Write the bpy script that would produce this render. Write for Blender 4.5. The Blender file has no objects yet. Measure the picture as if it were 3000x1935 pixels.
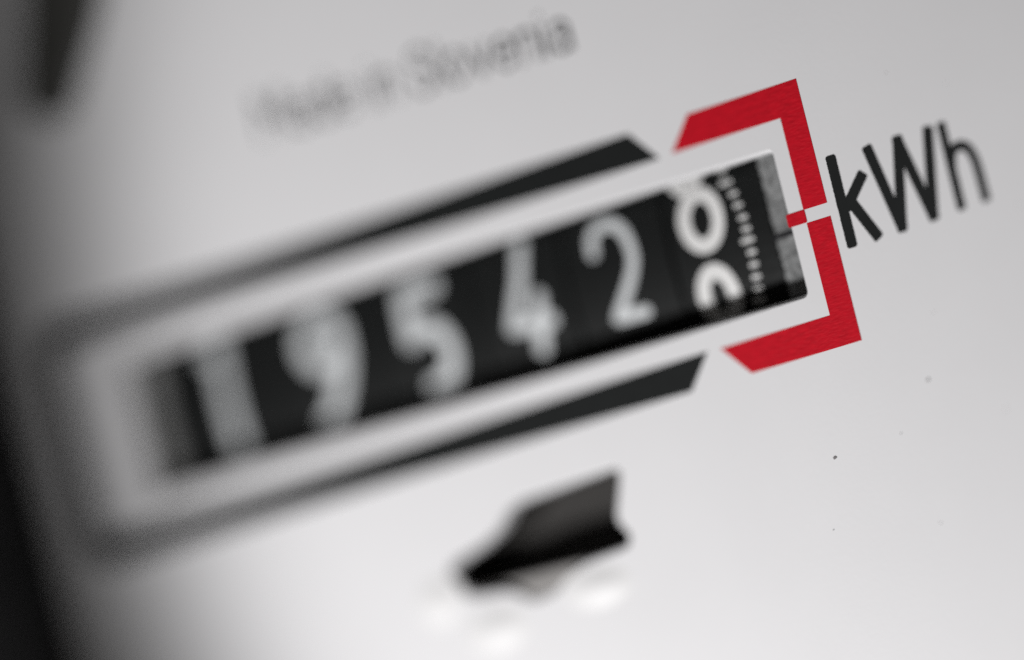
import bpy, bmesh, math, random
import numpy as np
from mathutils import Matrix, Vector

random.seed(7)
S = bpy.context.scene
COL = S.collection
MM = 0.001


def P(u, v, w=0.0):
    """dial coordinates in mm (u right, v up, w depth behind the dial face) -> world metres"""
    return (u * MM, w * MM, v * MM)


# ------------------------------------------------------------------ camera
cam_d = bpy.data.cameras.new("camera")
cam = bpy.data.objects.new("camera", cam_d)
COL.objects.link(cam)
S.camera = cam
right = Vector((0.78505531, 0.57143470, -0.23906178))
up = Vector((0.24557008, 0.06719562, 0.96704710))
fwd = Vector((-0.56866818, 0.81789188, 0.08757499))
m = Matrix((right, up, -fwd)).transposed().to_4x4()
m.translation = Vector(P(221.39312531, -39.02159857, -353.01498836))
cam.matrix_world = m
cam_d.sensor_fit = 'HORIZONTAL'
cam_d.sensor_width = 36.0
cam_d.lens = 250.515
cam_d.clip_start = 0.01
cam_d.clip_end = 20.0
cam_d.dof.use_dof = True
cam_d.dof.focus_distance = 0.4184
cam_d.dof.aperture_fstop = 5.4
cam_d.dof.aperture_blades = 0

# ------------------------------------------------------------------ light
S.view_settings.view_transform = 'Standard'
S.view_settings.look = 'None'
S.view_settings.gamma = 1.0
S.view_settings.exposure = 0.0
S.cycles.use_denoising = False
S.cycles.max_bounces = 8

W = bpy.data.worlds.new("World")
S.world = W
W.use_nodes = True
W.node_tree.nodes["Background"].inputs[0].default_value = (1.0, 0.95, 0.90, 1)
W.node_tree.nodes["Background"].inputs[1].default_value = 0.04


def aim(o, pos, target):
    o.location = pos
    o.rotation_euler = (Vector(target) - Vector(pos)).to_track_quat('-Z', 'Y').to_euler()


torch_d = bpy.data.lights.new("torch", 'SPOT')
torch_d.energy = 1.0
torch_d.color = (1.0, 0.986, 0.988)
torch_d.shadow_soft_size = 0.008
torch_d.spot_size = math.radians(40.8)
torch_d.spot_blend = 0.55
torch = bpy.data.objects.new("torch", torch_d)
COL.objects.link(torch)
aim(torch, P(-66, -90, -118), P(-4.8, 4.8, 0))

# ------------------------------------------------------------------ materials


def mat(name, base, rough=0.5, metal=0.0, spec=0.5, vary=0.0, vscale=300.0, bump=0.0, bscale=4000.0, bdist=0.00005, stretch=None):
    M = bpy.data.materials.new(name)
    M.use_nodes = True
    nt = M.node_tree
    b = nt.nodes["Principled BSDF"]
    b.inputs["Base Color"].default_value = (*base, 1)
    b.inputs["Roughness"].default_value = rough
    b.inputs["Metallic"].default_value = metal
    b.inputs["Specular IOR Level"].default_value = spec
    tc = nt.nodes.new("ShaderNodeTexCoord")
    vec = tc.outputs["Object"]
    if stretch:
        mp = nt.nodes.new("ShaderNodeMapping")
        mp.inputs["Scale"].default_value = stretch
        nt.links.new(vec, mp.inputs["Vector"])
        vec = mp.outputs["Vector"]
    if vary:
        n = nt.nodes.new("ShaderNodeTexNoise")
        n.inputs["Scale"].default_value = vscale
        n.inputs["Detail"].default_value = 6
        n.inputs["Roughness"].default_value = 0.65
        nt.links.new(vec, n.inputs["Vector"])
        r = nt.nodes.new("ShaderNodeMapRange")
        r.inputs[1].default_value = 0.3
        r.inputs[2].default_value = 0.7
        r.inputs[3].default_value = 1 - vary
        r.inputs[4].default_value = 1 + vary
        nt.links.new(n.outputs["Fac"], r.inputs[0])
        mx = nt.nodes.new("ShaderNodeVectorMath")
        mx.operation = 'SCALE'
        mx.inputs[0].default_value = base
        nt.links.new(r.outputs[0], mx.inputs["Scale"])
        nt.links.new(mx.outputs[0], b.inputs["Base Color"])
    if bump:
        n2 = nt.nodes.new("ShaderNodeTexNoise")
        n2.inputs["Scale"].default_value = bscale
        n2.inputs["Detail"].default_value = 4
        nt.links.new(vec, n2.inputs["Vector"])
        bp = nt.nodes.new("ShaderNodeBump")
        bp.inputs["Strength"].default_value = bump
        bp.inputs["Distance"].default_value = bdist
        nt.links.new(n2.outputs["Fac"], bp.inputs["Height"])
        nt.links.new(bp.outputs["Normal"], b.inputs["Normal"])
    return M


WHITE = mat("white_enamel", (0.80, 0.80, 0.81), 0.42, spec=0.4, vary=0.012, vscale=120, bump=0.25, bscale=2500, bdist=0.00002)
RED = mat("red_print", (0.56, 0.005, 0.017), 0.5, spec=0.14, vary=0.16, vscale=2600, bump=0.6, bscale=3800, bdist=0.00004, stretch=(0.5, 1, 1.6))
BLACK = mat("black_print", (0.010, 0.0115, 0.0115), 0.5, spec=0.22, vary=0.15, vscale=900)
DRUM = mat("black_drum_plastic", (0.0085, 0.0095, 0.0095), 0.5, spec=0.22, vary=0.2, vscale=500, bump=0.3, bscale=2500)
DIGIT = mat("white_drum_print", (0.70, 0.725, 0.735), 0.5, spec=0.3, vary=0.03, vscale=900)
BRIGHT = mat("clean_white_drum_print", (0.84, 0.84, 0.83), 0.5, spec=0.3, vary=0.03, vscale=900)
WALLM = mat("grey_recess_plastic", (0.86, 0.87, 0.86), 0.6, spec=0.3, vary=0.05)
DARK = mat("dark_cavity", (0.012, 0.012, 0.014), 0.7, spec=0.2, vary=0.1)
CAVITY = mat("brown_black_cavity", (0.045, 0.043, 0.041), 0.7, spec=0.2, vary=0.1)
SCUFF = mat("scuffed_grey_metal", (0.20, 0.205, 0.205), 0.55, 0.1, vary=0.7, vscale=2200, bump=0.8, bscale=1500, bdist=0.0001)
ALU = mat("dull_aluminium", (0.34, 0.33, 0.32), 0.5, 0.25, vary=0.08, vscale=700, bump=0.2, bscale=2000)
GLOSS = mat("glossy_white_plastic", (0.80, 0.80, 0.80), 0.52, spec=0.6, vary=0.01)
CASE = mat("black_case_plastic", (0.012, 0.012, 0.013), 0.5, spec=0.3, vary=0.1, bump=0.3, bscale=1500)
CLIP = mat("dark_clip_metal", (0.05, 0.05, 0.046), 0.5, 0.0, vary=0.15)
SPECK = mat("grey_dirt", (0.2, 0.19, 0.19), 0.9, vary=0.2, vscale=4000)
SCRATCH = mat("pale_scratch", (0.8, 0.8, 0.78), 0.7, vary=0.2, vscale=4000)

# ------------------------------------------------------------------ helpers


def link(name, verts, faces, material, parent=None, smooth=False):
    me = bpy.data.meshes.new(name)
    me.from_pydata([tuple(v) for v in verts], [], [tuple(f) for f in faces])
    me.materials.append(material)
    me.validate()
    me.update()
    if smooth:
        for p in me.polygons:
            p.use_smooth = True
    o = bpy.data.objects.new(name, me)
    COL.objects.link(o)
    if parent is not None:
        o.parent = parent
    return o


def from_bm(name, bm, material, parent=None, smooth=False, recalc=True):
    if recalc:
        bmesh.ops.recalc_face_normals(bm, faces=bm.faces[:])
    me = bpy.data.meshes.new(name)
    bm.to_mesh(me)
    bm.free()
    me.materials.append(material)
    if smooth:
        for p in me.polygons:
            p.use_smooth = True
    o = bpy.data.objects.new(name, me)
    COL.objects.link(o)
    if parent is not None:
        o.parent = parent
    return o


def stroke_sheet(strokes, half, cell=0.06, rough=0.0, square=False):
    """rounded strokes (list of polylines, mm) -> clean flat polygons by marching squares"""
    pts = np.array([p for s in strokes for p in s])
    hmax = max(half) if isinstance(half, (list, tuple)) else half
    lo = pts.min(0) - hmax - 3 * cell
    hi = pts.max(0) + hmax + 3 * cell
    nx = int((hi[0] - lo[0]) / cell) + 2
    ny = int((hi[1] - lo[1]) / cell) + 2
    X, Y = np.meshgrid(lo[0] + cell * np.arange(nx), lo[1] + cell * np.arange(ny), indexing='ij')
    D = np.full(X.shape, 1e9)
    for k, s in enumerate(strokes):
        h = half[k] if isinstance(half, (list, tuple)) else half
        for a, b in zip(s[:-1], s[1:]):
            dx, dy = b[0] - a[0], b[1] - a[1]
            if square and math.hypot(dx, dy) > 1.0:
                Ls = math.hypot(dx, dy)
                mx, my = X - (a[0] + b[0]) / 2, Y - (a[1] + b[1]) / 2
                q1 = np.abs((mx * dx + my * dy) / Ls) - (Ls / 2 + h * 0.8 - 0.16)
                q2 = np.abs((mx * dy - my * dx) / Ls) - (h - 0.16)
                D = np.minimum(D, np.hypot(np.maximum(q1, 0), np.maximum(q2, 0)) + np.minimum(np.maximum(q1, q2), 0) - 0.16)
                continue
            t = np.clip(((X - a[0]) * dx + (Y - a[1]) * dy) / max(dx * dx + dy * dy, 1e-12), 0, 1)
            D = np.minimum(D, np.hypot(X - a[0] - t * dx, Y - a[1] - t * dy) - h)
    if rough:
        rs = np.random.RandomState(len(pts))
        D = D + rough * (rs.rand(*D.shape) - 0.5)
    V, F, key = [], [], {}

    def vid(x, y):
        q = (round(x, 6), round(y, 6))
        if q not in key:
            key[q] = len(V)
            V.append((x, y))
        return key[q]
    inside = D < 0
    any_in = inside[:-1, :-1] | inside[1:, :-1] | inside[:-1, 1:] | inside[1:, 1:]
    for i, j in zip(*np.nonzero(any_in)):
        c = [(X[i, j], Y[i, j], D[i, j]), (X[i + 1, j], Y[i + 1, j], D[i + 1, j]),
             (X[i + 1, j + 1], Y[i + 1, j + 1], D[i + 1, j + 1]), (X[i, j + 1], Y[i, j + 1], D[i, j + 1])]
        poly = []
        for q in range(4):
            a, b = c[q], c[(q + 1) % 4]
            if a[2] < 0:
                poly.append(vid(a[0], a[1]))
            if (a[2] < 0) != (b[2] < 0):
                t = a[2] / (a[2] - b[2])
                t = min(max(t, 0.02), 0.98)
                poly.append(vid(a[0] + t * (b[0] - a[0]), a[1] + t * (b[1] - a[1])))
        poly = [p for n, p in enumerate(poly) if p != poly[n - 1]]
        if len(poly) >= 3:
            F.append(poly)
    return V, F


def smooth_path(p, n=6):
    """Catmull-Rom through the points"""
    p = [np.array(q, float) for q in p]
    q = [2 * p[0] - p[1]] + p + [2 * p[-1] - p[-2]]
    out = []
    for i in range(1, len(q) - 2):
        for t in np.linspace(0, 1, n, endpoint=False):
            a, b, c, d = q[i - 1], q[i], q[i + 1], q[i + 2]
            out.append(tuple(0.5 * (2 * b + (c - a) * t + (2 * a - 5 * b + 4 * c - d) * t * t + (3 * b - a - 3 * c + d) * t ** 3)))
    out.append(tuple(p[-1]))
    return out


def ellipse(cx, cy, rx, ry, a0=0, a1=360, n=40):
    return [(cx + rx * math.cos(math.radians(a0 + (a1 - a0) * k / n)), cy + ry * math.sin(math.radians(a0 + (a1 - a0) * k / n))) for k in range(n + 1)]


def round_poly(pts, r, n=6):
    """round the corners of a closed polygon; r is a number or a list per corner"""
    out = []
    N = len(pts)
    for i in range(N):
        p = np.array(pts[i], float)
        a = np.array(pts[i - 1], float) - p
        b = np.array(pts[(i + 1) % N], float) - p
        ri = r[i] if isinstance(r, (list, tuple)) else r
        la, lb = np.linalg.norm(a), np.linalg.norm(b)
        d = min(ri, la * 0.45, lb * 0.45)
        if d < 1e-6:
            out.append(tuple(p))
            continue
        A, B = p + a / la * d, p + b / lb * d
        for k in range(n + 1):
            t = k / n
            out.append(tuple((1 - t) ** 2 * A + 2 * t * (1 - t) * p + t * t * B))
    return out


def area(p):
    return 0.5 * sum(p[i - 1][0] * p[i][1] - p[i][0] * p[i - 1][1] for i in range(len(p)))


def offset(poly, d):
    """grow a closed counter-clockwise polygon by d"""
    N = len(poly)
    out = []
    for i in range(N):
        a = np.array(poly[i]) - np.array(poly[i - 1])
        b = np.array(poly[(i + 1) % N]) - np.array(poly[i])
        na = np.array((a[1], -a[0])) / (np.linalg.norm(a) + 1e-12)
        nb = np.array((b[1], -b[0])) / (np.linalg.norm(b) + 1e-12)
        s = na + nb
        s = s / max(s @ s / 2, 0.35)
        out.append(tuple(np.array(poly[i]) + s * d))
    return out


def flat_fill(loops, w, bm):
    edges = []
    for lp in loops:
        vs = [bm.verts.new(P(u, v, w)) for u, v in lp]
        edges += [bm.edges.new((vs[i - 1], vs[i])) for i in range(len(vs))]
    bmesh.ops.triangle_fill(bm, edges=edges, use_beauty=True, use_dissolve=False)


def print_sheet(name, poly, material, parent, w=-0.02):
    bm = bmesh.new()
    flat_fill([poly], w, bm)
    bmesh.ops.recalc_face_normals(bm, faces=bm.faces[:])
    for f in bm.faces:
        if f.normal.y > 0:
            f.normal_flip()
    return from_bm(name, bm, material, parent, recalc=False)


def box(bm, u0, u1, v0, v1, w0, w1):
    c = [bm.verts.new(P(u, v, w)) for w in (w0, w1) for v in (v0, v1) for u in (u0, u1)]
    for f in ((0, 1, 3, 2), (4, 6, 7, 5), (0, 4, 5, 1), (2, 3, 7, 6), (0, 2, 6, 4), (1, 5, 7, 3)):
        bm.faces.new([c[i] for i in f])


# ------------------------------------------------------------------ the meter
meter = bpy.data.objects.new("electricity_meter", None)
COL.objects.link(meter)
meter.location = (0, 0, 0)
meter["label"] = "white electricity meter face with black number drums reading 19542, red bracket and kWh lettering"
meter["category"] = "electricity meter"

# ---- case behind and around the dial
bm = bmesh.new()
prof = [(-62.7, -0.2), (-64.2, -14), (-68.5, -14.5), (-74, 30)]          # left rim, leaning outwards to the front
v0, v1 = -62, 62
lo = [bm.verts.new(P(u, v0, w)) for u, w in prof + [(-62.7, 30)]]
hi = [bm.verts.new(P(u, v1, w)) for u, w in prof + [(-62.7, 30)]]
for i in range(5):
    bm.faces.new((lo[i - 1], lo[i], hi[i], hi[i - 1]))
bm.faces.new(lo)
bm.faces.new(hi[::-1])
box(bm, 58, 63, -62, 62, -12, 30)
box(bm, -62.6, 57.9, 57, 62, -12, 30)
box(bm, -62.6, 57.9, -62, -57, -12, 30)
box(bm, -62.6, 57.9, -56.9, 56.9, 26, 30)
case = from_bm("meter_case", bm, CASE, meter)

# ---- dial plate with its two openings
WIN = (-53.47, -2.98, -4.42, 4.30)                       # counter window left, right, bottom, top
win = [(WIN[0], WIN[2]), (WIN[1], WIN[2]), (WIN[1], WIN[3]), (WIN[0], WIN[3])]
win = round_poly(win, 0.25, 3)
slot = [(-33.1, -15.2), (-31.6, -16.1), (-28.8, -16.3), (-27.3, -17.4), (-25.3, -17.1), (-23.2, -16.0), (-19.6, -15.75),
        (-19.3, -15.1), (-20.1, -14.1), (-19.5, -12.7), (-18.8, -11.0), (-27.2, -11.35), (-28.5, -12.6), (-30.4, -13.3), (-32.7, -13.8)]
slot = round_poly(slot, 0.8, 4)
plate_o = round_poly([(-62.6, -56), (57.5, -56), (57.5, 56), (-62.6, 56)], 2.0, 4)
CH = 0.18
bm = bmesh.new()
flat_fill([plate_o, offset(win, CH), offset(slot, 0.15)], 0.0, bm)
bmesh.ops.recalc_face_normals(bm, faces=bm.faces[:])
for f in bm.faces:
    if f.normal.y > 0:
        f.normal_flip()


def ring(a, wa, b, wb):
    A = [bm.verts.new(P(u, v, wa)) for u, v in a]
    B = [bm.verts.new(P(u, v, wb)) for u, v in b]
    for i in range(len(a)):
        bm.faces.new((A[i - 1], A[i], B[i], B[i - 1]))


ring(offset(win, CH), 0, win, 0.25)
ring(win, 0.25, win, 1.0)
ring(offset(slot, 0.15), 0, slot, 0.15)
ring(slot, 0.15, slot, 1.0)
ring(plate_o[::-1], 0, plate_o[::-1], 1.0)
plate = from_bm("dial_plate", bm, WHITE, meter, recalc=False)

# ---- recess behind the counter window
bm = bmesh.new()
u0, u1, b0, b1 = WIN[0] - 0.02, WIN[1] + 0.6, -5.6, 5.6


def quad(*q):
    bm.faces.new([bm.verts.new(P(*p)) for p in q])


quad((u0, b0, 0.9), (u0, b1, 0.9), (u0 + 0.62, b1, 2.4), (u0 + 0.62, b0, 2.4))
quad((u0 + 0.62, b0, 2.4), (u0 + 0.62, b1, 2.4), (u0 + 0.4, b1, 14), (u0 + 0.4, b0, 14))
recess = from_bm("recess_side_wall", bm, WALLM, meter, recalc=False)
bm = bmesh.new()
quad((u0, b1, 1.02), (u1, b1, 1.02), (u1, b1, 14), (u0, b1, 14))
quad((u0, b0, 1.02), (u0, b0, 14), (u1, b0, 14), (u1, b0, 1.02))
quad((u1, b0, 1.02), (u1, b0, 14), (u1, b1, 14), (u1, b1, 1.02))
quad((u0, b0, 14), (u0, b1, 14), (u1, b1, 14), (u1, b0, 14))
from_bm("recess_box", bm, DARK, meter, recalc=False)

# ---- number drums
W0, RAD = 2.0, 20.0


def on_drum(u, s, lift=0.0):
    r = RAD + lift
    u += 0.25
    return P(u, r * math.sin(s / RAD), W0 + RAD - r * math.cos(s / RAD))


def drum(ua, ub):
    bm = bmesh.new()
    prof = [(ua, -7.0), (ua, -0.12), (ua + 0.1, 0.0), (ub - 0.1, 0.0), (ub, -0.12), (ub, -7.0)]
    n = 160
    rows = []
    for k in range(n):
        s = 2 * math.pi * RAD * k / n
        rows.append([bm.verts.new(on_drum(u, s, l)) for u, l in prof])
    for k in range(n):
        a, b = rows[k - 1], rows[k]
        for i in range(len(prof) - 1):
            bm.faces.new((a[i], a[i + 1], b[i + 1], b[i]))
    return from_bm("number_drum", bm, DRUM, meter)


def drum_print(name, strokes, half, parent, material=DIGIT, cell=0.12):
    V, F = stroke_sheet(strokes, half, cell)
    return link(name, [on_drum(u, s, 0.015) for u, s in V], F, material, parent)


D = {}
spans = [(-53.1, -44.3), (-44.2, -36.3), (-36.2, -28.3), (-28.2, -20.95), (-20.85, -13.15), (-13.05, -5.62)]
drums = [drum(a, b) for a, b in spans]
H = 0.50
drum_print("digit", [[(-48.05, 3.7), (-48.0, -3.0)], [(-48.2, 3.7), (-48.8, 3.1)]], 0.52, drums[0])
nine = [ellipse(-39.9, 1.8, 1.45, 1.45), smooth_path([(-38.45, 1.8), (-38.5, 0.5), (-39.2, -1.2), (-40.4, -2.75), (-40.9, -3.2)])]
drum_print("digit", nine, 0.55, drums[1])
five = [[(-30.9, 3.05), (-33.15, 3.05), (-33.15, 0.6)], smooth_path([(-33.15, 0.3), (-32.2, 0.65), (-31.2, 0.45), (-30.6, -0.4), (-30.5, -1.4), (-30.95, -2.4), (-31.7, -2.85), (-32.3, -2.9)])]
drum_print("digit", five, 0.55, drums[2])
drum_print("digit", [[(-23.9, 3.8), (-24.3, 1.8), (-25.5, -0.9), (-22.7, -1.15)], [(-23.2, 0.4), (-23.5, -1.3), (-23.9, -2.65)]], 0.44, drums[3])
two = smooth_path([(-18.62, 1.95), (-18.56, 2.75), (-18.13, 3.3), (-17.28, 3.45), (-16.5, 3.07), (-16.03, 2.35), (-15.82, 1.33), (-15.95, 0.55), (-16.55, -0.5), (-17.95, -2.25)])
drum_print("digit", [two + [(-15.9, -2.35)]], 0.36, drums[4])

zero = [ellipse(-10.48, 1.92, 1.22, 1.58)]
drum_print("digit", zero, 0.45, drums[5], BRIGHT, cell=0.08)
nxt = [ellipse(-10.55, -2.75, 1.05, 1.5)]
drum_print("digit", nxt, 0.47, drums[5], BRIGHT, cell=0.08)
drum_print("digit", [ellipse(-11.2, 5.3, 1.0, 1.3)], 0.45, drums[5], BRIGHT, cell=0.08)
ticks = [(-8.46, 4.42), (-8.31, 3.64), (-7.88, 2.84), (-7.69, 2.09), (-7.52, 1.3), (-7.46, 0.58), (-7.55, -0.09), (-7.49, -0.84), (-7.58, -1.59), (-7.68, -2.33), (-7.8, -3.02), (-8.0, -3.68)]
for k, (u, s) in enumerate(ticks):
    hl = 0.33 if k in (1, 6, 11) else 0.17
    drum_print("tick_mark", [[(u - hl, s), (u + hl, s)]], 0.135, drums[5], BRIGHT, cell=0.05)

# ---- worn metal strip beside the last drum
bm = bmesh.new()
n = 60
cols = []
for k in range(n + 1):
    v = -5.5 + 11.0 * k / n
    e = 0.14 * (random.random() - 0.5)
    cols.append([bm.verts.new(P(-5.32 + e, v, 3.8)), bm.verts.new(P(-5.25 + e, v, 1.9)), bm.verts.new(P(-3.85, v, 1.9)), bm.verts.new(P(-3.85, v, 3.8))])
for k in range(n):
    a, b = cols[k], cols[k + 1]
    for i in range(3):
        bm.faces.new((a[i], a[i + 1], b[i + 1], b[i]))
from_bm("worn_end_strip", bm, SCUFF, meter)

bm = bmesh.new()                                         # dark notch in the worn strip
box(bm, -5.4, -3.8, -0.62, -0.3, 1.82, 1.95)
from_bm("strip_notch", bm, DARK, meter)

# ---- printed bracket round the counter
R_, r_, t_ = 7.95, 6.0, 1.72


def ledge(sign):
    p = [(0, sign * R_), (-8.0, sign * R_), (-9.72, sign * r_), (-t_, sign * r_), (-t_, 0.4 * sign), (-t_ + 0.22, 0.4 * sign - 0.0), (0, 0.4 * sign)]
    return p if area(p) > 0 else p[::-1]


for s in (1, -1):
    print_sheet("red_bracket", ledge(s), RED, plate)
print_sheet("red_index_mark", round_poly([(-3.0, -0.36), (-t_ + 0.06, -0.36), (-t_ + 0.06, 0.42), (-3.0, 0.42)], 0.1, 3), RED, plate, w=-0.03)
tb = 2.0
outer = [(-12.45, R_), (-59.9, R_), (-59.9, -R_), (-12.45, -R_), (-10.68, -R_ + tb), (-58.3, -R_ + tb - 0.15), (-58.3, R_ - tb + 0.15), (-10.68, R_ - tb)]
rr = [0, 2.4, 2.4, 0, 0, 1.2, 1.2, 0]
blk = round_poly(outer, rr, 8)
print_sheet("black_bracket", blk, BLACK, plate)

# ---- kWh lettering
hw = 0.35
letters = {
    "k": [[(0.98, 2.72), (0.96, -2.3)], [(2.72, 1.25), (1.35, -0.12)], [(1.55, 0.15), (2.78, -2.3)]],
    "W": [[(3.6, 2.62), (4.58, -2.28), (5.72, 2.62), (6.84, -2.2), (7.88, 2.62)]],
    "h": [[(8.85, 2.65), (8.82, -2.15)], smooth_path([(8.86, 0.2), (9.1, 0.95), (9.62, 1.25), (10.2, 0.98), (10.48, 0.2), (10.54, -0.6)]) + [(10.56, -2.1)]],
}
for ch, st in letters.items():
    V, F = stroke_sheet(st, 0.36 if ch != "h" else 0.30, 0.05, 0.03, True)
    link("unit_letter", [P(u, v, -0.02) for u, v in V], F, BLACK, plate)


# ---- caption over the counter, thin rounded engraving letters
XH, CAP = 1.8, 2.6


def bowl(w, h, a0=0, a1=360):
    return ellipse(w / 2, h / 2, w / 2, h / 2, a0, a1, 24)


GL = {
    "M": (1.9, [[(0, 0), (0, CAP), (0.95, 0.9), (1.9, CAP), (1.9, 0)]]),
    "a": (1.3, [bowl(1.3, 1.1), [(1.3, 0), (1.3, 1.2)] + ellipse(0.7, 1.2, 0.6, 0.6, 0, 150, 12)]),
    "d": (1.3, [bowl(1.3, XH), [(1.3, 0), (1.3, CAP)]]),
    "e": (1.3, [[(0.02, 0.95), (1.3, 0.95)] + bowl(1.3, XH, 5, 315)]),
    "i": (0.1, [[(0.05, 0), (0.05, XH)], [(0.05, 2.4), (0.05, 2.5)]]),
    "n": (1.25, [[(0, 0), (0, XH)], [(0, 1.3)] + ellipse(0.625, 1.2, 0.625, 0.6, 180, 0, 14) + [(1.25, 0)]]),
    "S": (1.5, [smooth_path([(1.45, 2.1), (1.1, 2.5), (0.6, 2.58), (0.15, 2.25), (0.15, 1.8), (0.7, 1.4), (1.3, 1.05), (1.5, 0.7), (1.2, 0.15), (0.65, 0.0), (0.2, 0.15), (0.0, 0.6)])]),
    "l": (0.1, [[(0.05, 0), (0.05, CAP)]]),
    "o": (1.35, [bowl(1.35, XH)]),
    "v": (1.3, [[(0, XH), (0.65, 0), (1.3, XH)]]),
}
pen = -38.7
for ch in "Made in Slovenia":
    if ch == " ":
        pen += 0.85
        continue
    wd, st = GL[ch]
    base = 14.75 - 0.037 * (pen + 38)
    V, F = stroke_sheet([[(pen + 0.98 * x, base + y) for x, y in q] for q in st], 0.125, 0.07)
    link("caption_letter", [P(u, v, -0.02) for u, v in V], F, BLACK, plate)
    pen += 0.98 * wd + 0.55

# ---- disc opening under the counter
bm = bmesh.new()
big = offset(slot, 0.3)
ring(big, 1.01, big, 4.6)
vs = [bm.verts.new(P(u, v, 4.6)) for u, v in big]
bm.faces.new(vs)
from_bm("disc_recess", bm, CAVITY, meter, recalc=False)

bm = bmesh.new()                                         # edge of the turning disc
n = 80
prof = [(0, 0.55), (-0.12, 0.62), (-0.12, -0.62), (0, -0.7)]
cx, cw, rad = -26.3, 20.35, 20.0
rows = []
for k in range(n + 1):
    a = math.radians(-60 + 120 * k / n)
    row = []
    for dr, dv in ((-6, .95), (-.15, .95), (0, .8), (0, -.8), (-.15, -.95), (-6, -.95)):
        r = rad + dr
        row.append(bm.verts.new(P(cx + r * math.sin(a), -16.75 + dv, cw - r * math.cos(a))))
    rows.append(row)
for k in range(n):
    a, b = rows[k], rows[k + 1]
    for i in range(5):
        bm.faces.new((a[i], a[i + 1], b[i + 1], b[i]))
from_bm("turning_disc", bm, ALU, meter)

for (u, v, ru, rv, h) in [(-34.2, -15.9, 2.0, 1.8, 0.28), (-30.4, -18.5, 2.8, 1.7, 0.30), (-22.4, -17.7, 3.0, 1.5, 0.28)]:      # low bumps added round the opening, shaped to catch the torch as glints
    bm = bmesh.new()
    rows = []
    for i in range(9):
        q = i / 8
        z = h * 0.5 * (1 + math.cos(math.pi * q)) - 0.01
        rows.append([bm.verts.new(P(u + ru * q * math.cos(2 * math.pi * k / 32), v + rv * q * math.sin(2 * math.pi * k / 32), -z)) for k in range(32)] if i else [bm.verts.new(P(u, v, -z))])
    for k in range(32):
        bm.faces.new((rows[0][0], rows[1][k], rows[1][(k + 1) % 32]))
        for a, b in zip(rows[1:-1], rows[2:]):
            bm.faces.new((a[k], b[k], b[(k + 1) % 32], a[(k + 1) % 32]))
    from_bm("glint_bump", bm, GLOSS, meter, smooth=True)

# ---- dark clip holding the plate at the upper left
axis = [(-49.6, 30.0), (-51.4, 26.6), (-54.6, 20.6)]
wid = [2.7, 2.5, 1.5]
bm = bmesh.new()
left, rgt = [], []
dx, dy = axis[-1][0] - axis[0][0], axis[-1][1] - axis[0][1]
L = math.hypot(dx, dy)
nx_, ny_ = -dy / L, dx / L
ring_pts = [(p[0] + nx_ * q, p[1] + ny_ * q) for p, q in zip(axis, wid)] + [(p[0] - nx_ * q, p[1] - ny_ * q) for p, q in list(zip(axis, wid))[::-1]]
if area(ring_pts) < 0:
    ring_pts = ring_pts[::-1]
ring_pts = round_poly(ring_pts, 1.4, 5)
ring(offset(ring_pts, 0.2), -0.01, offset(ring_pts, 0.2), -0.9)
ring(offset(ring_pts, 0.2), -0.9, ring_pts, -1.1)
bm.faces.new([bm.verts.new(P(u, v, -1.1)) for u, v in ring_pts])
from_bm("retaining_clip", bm, CLIP, meter)

# ---- small specks of dirt on the plate
for (u, v, r) in [(3.77, -11.28, 0.09), (-3.77, -14.12, 0.12), (1.06, -13.84, 0.04), (-1.71, 5.83, 0.06), (5.2, -7.6, 0.03), (8.4, -14.2, 0.035), (12.6, -3.1, 0.03), (2.2, -19.5, 0.04), (9.9, 4.9, 0.025), (6.1, 6.6, 0.03), (-5.1, -18.2, 0.04)]:
    n = 9
    ring_s = [(u + r * (0.6 + 0.6 * random.random()) * math.cos(2 * math.pi * k / n) * 1.2, v + r * (0.6 + 0.6 * random.random()) * math.sin(2 * math.pi * k / n)) for k in range(n)]
    print_sheet("dirt_speck", ring_s, SPECK, plate, w=-0.035)
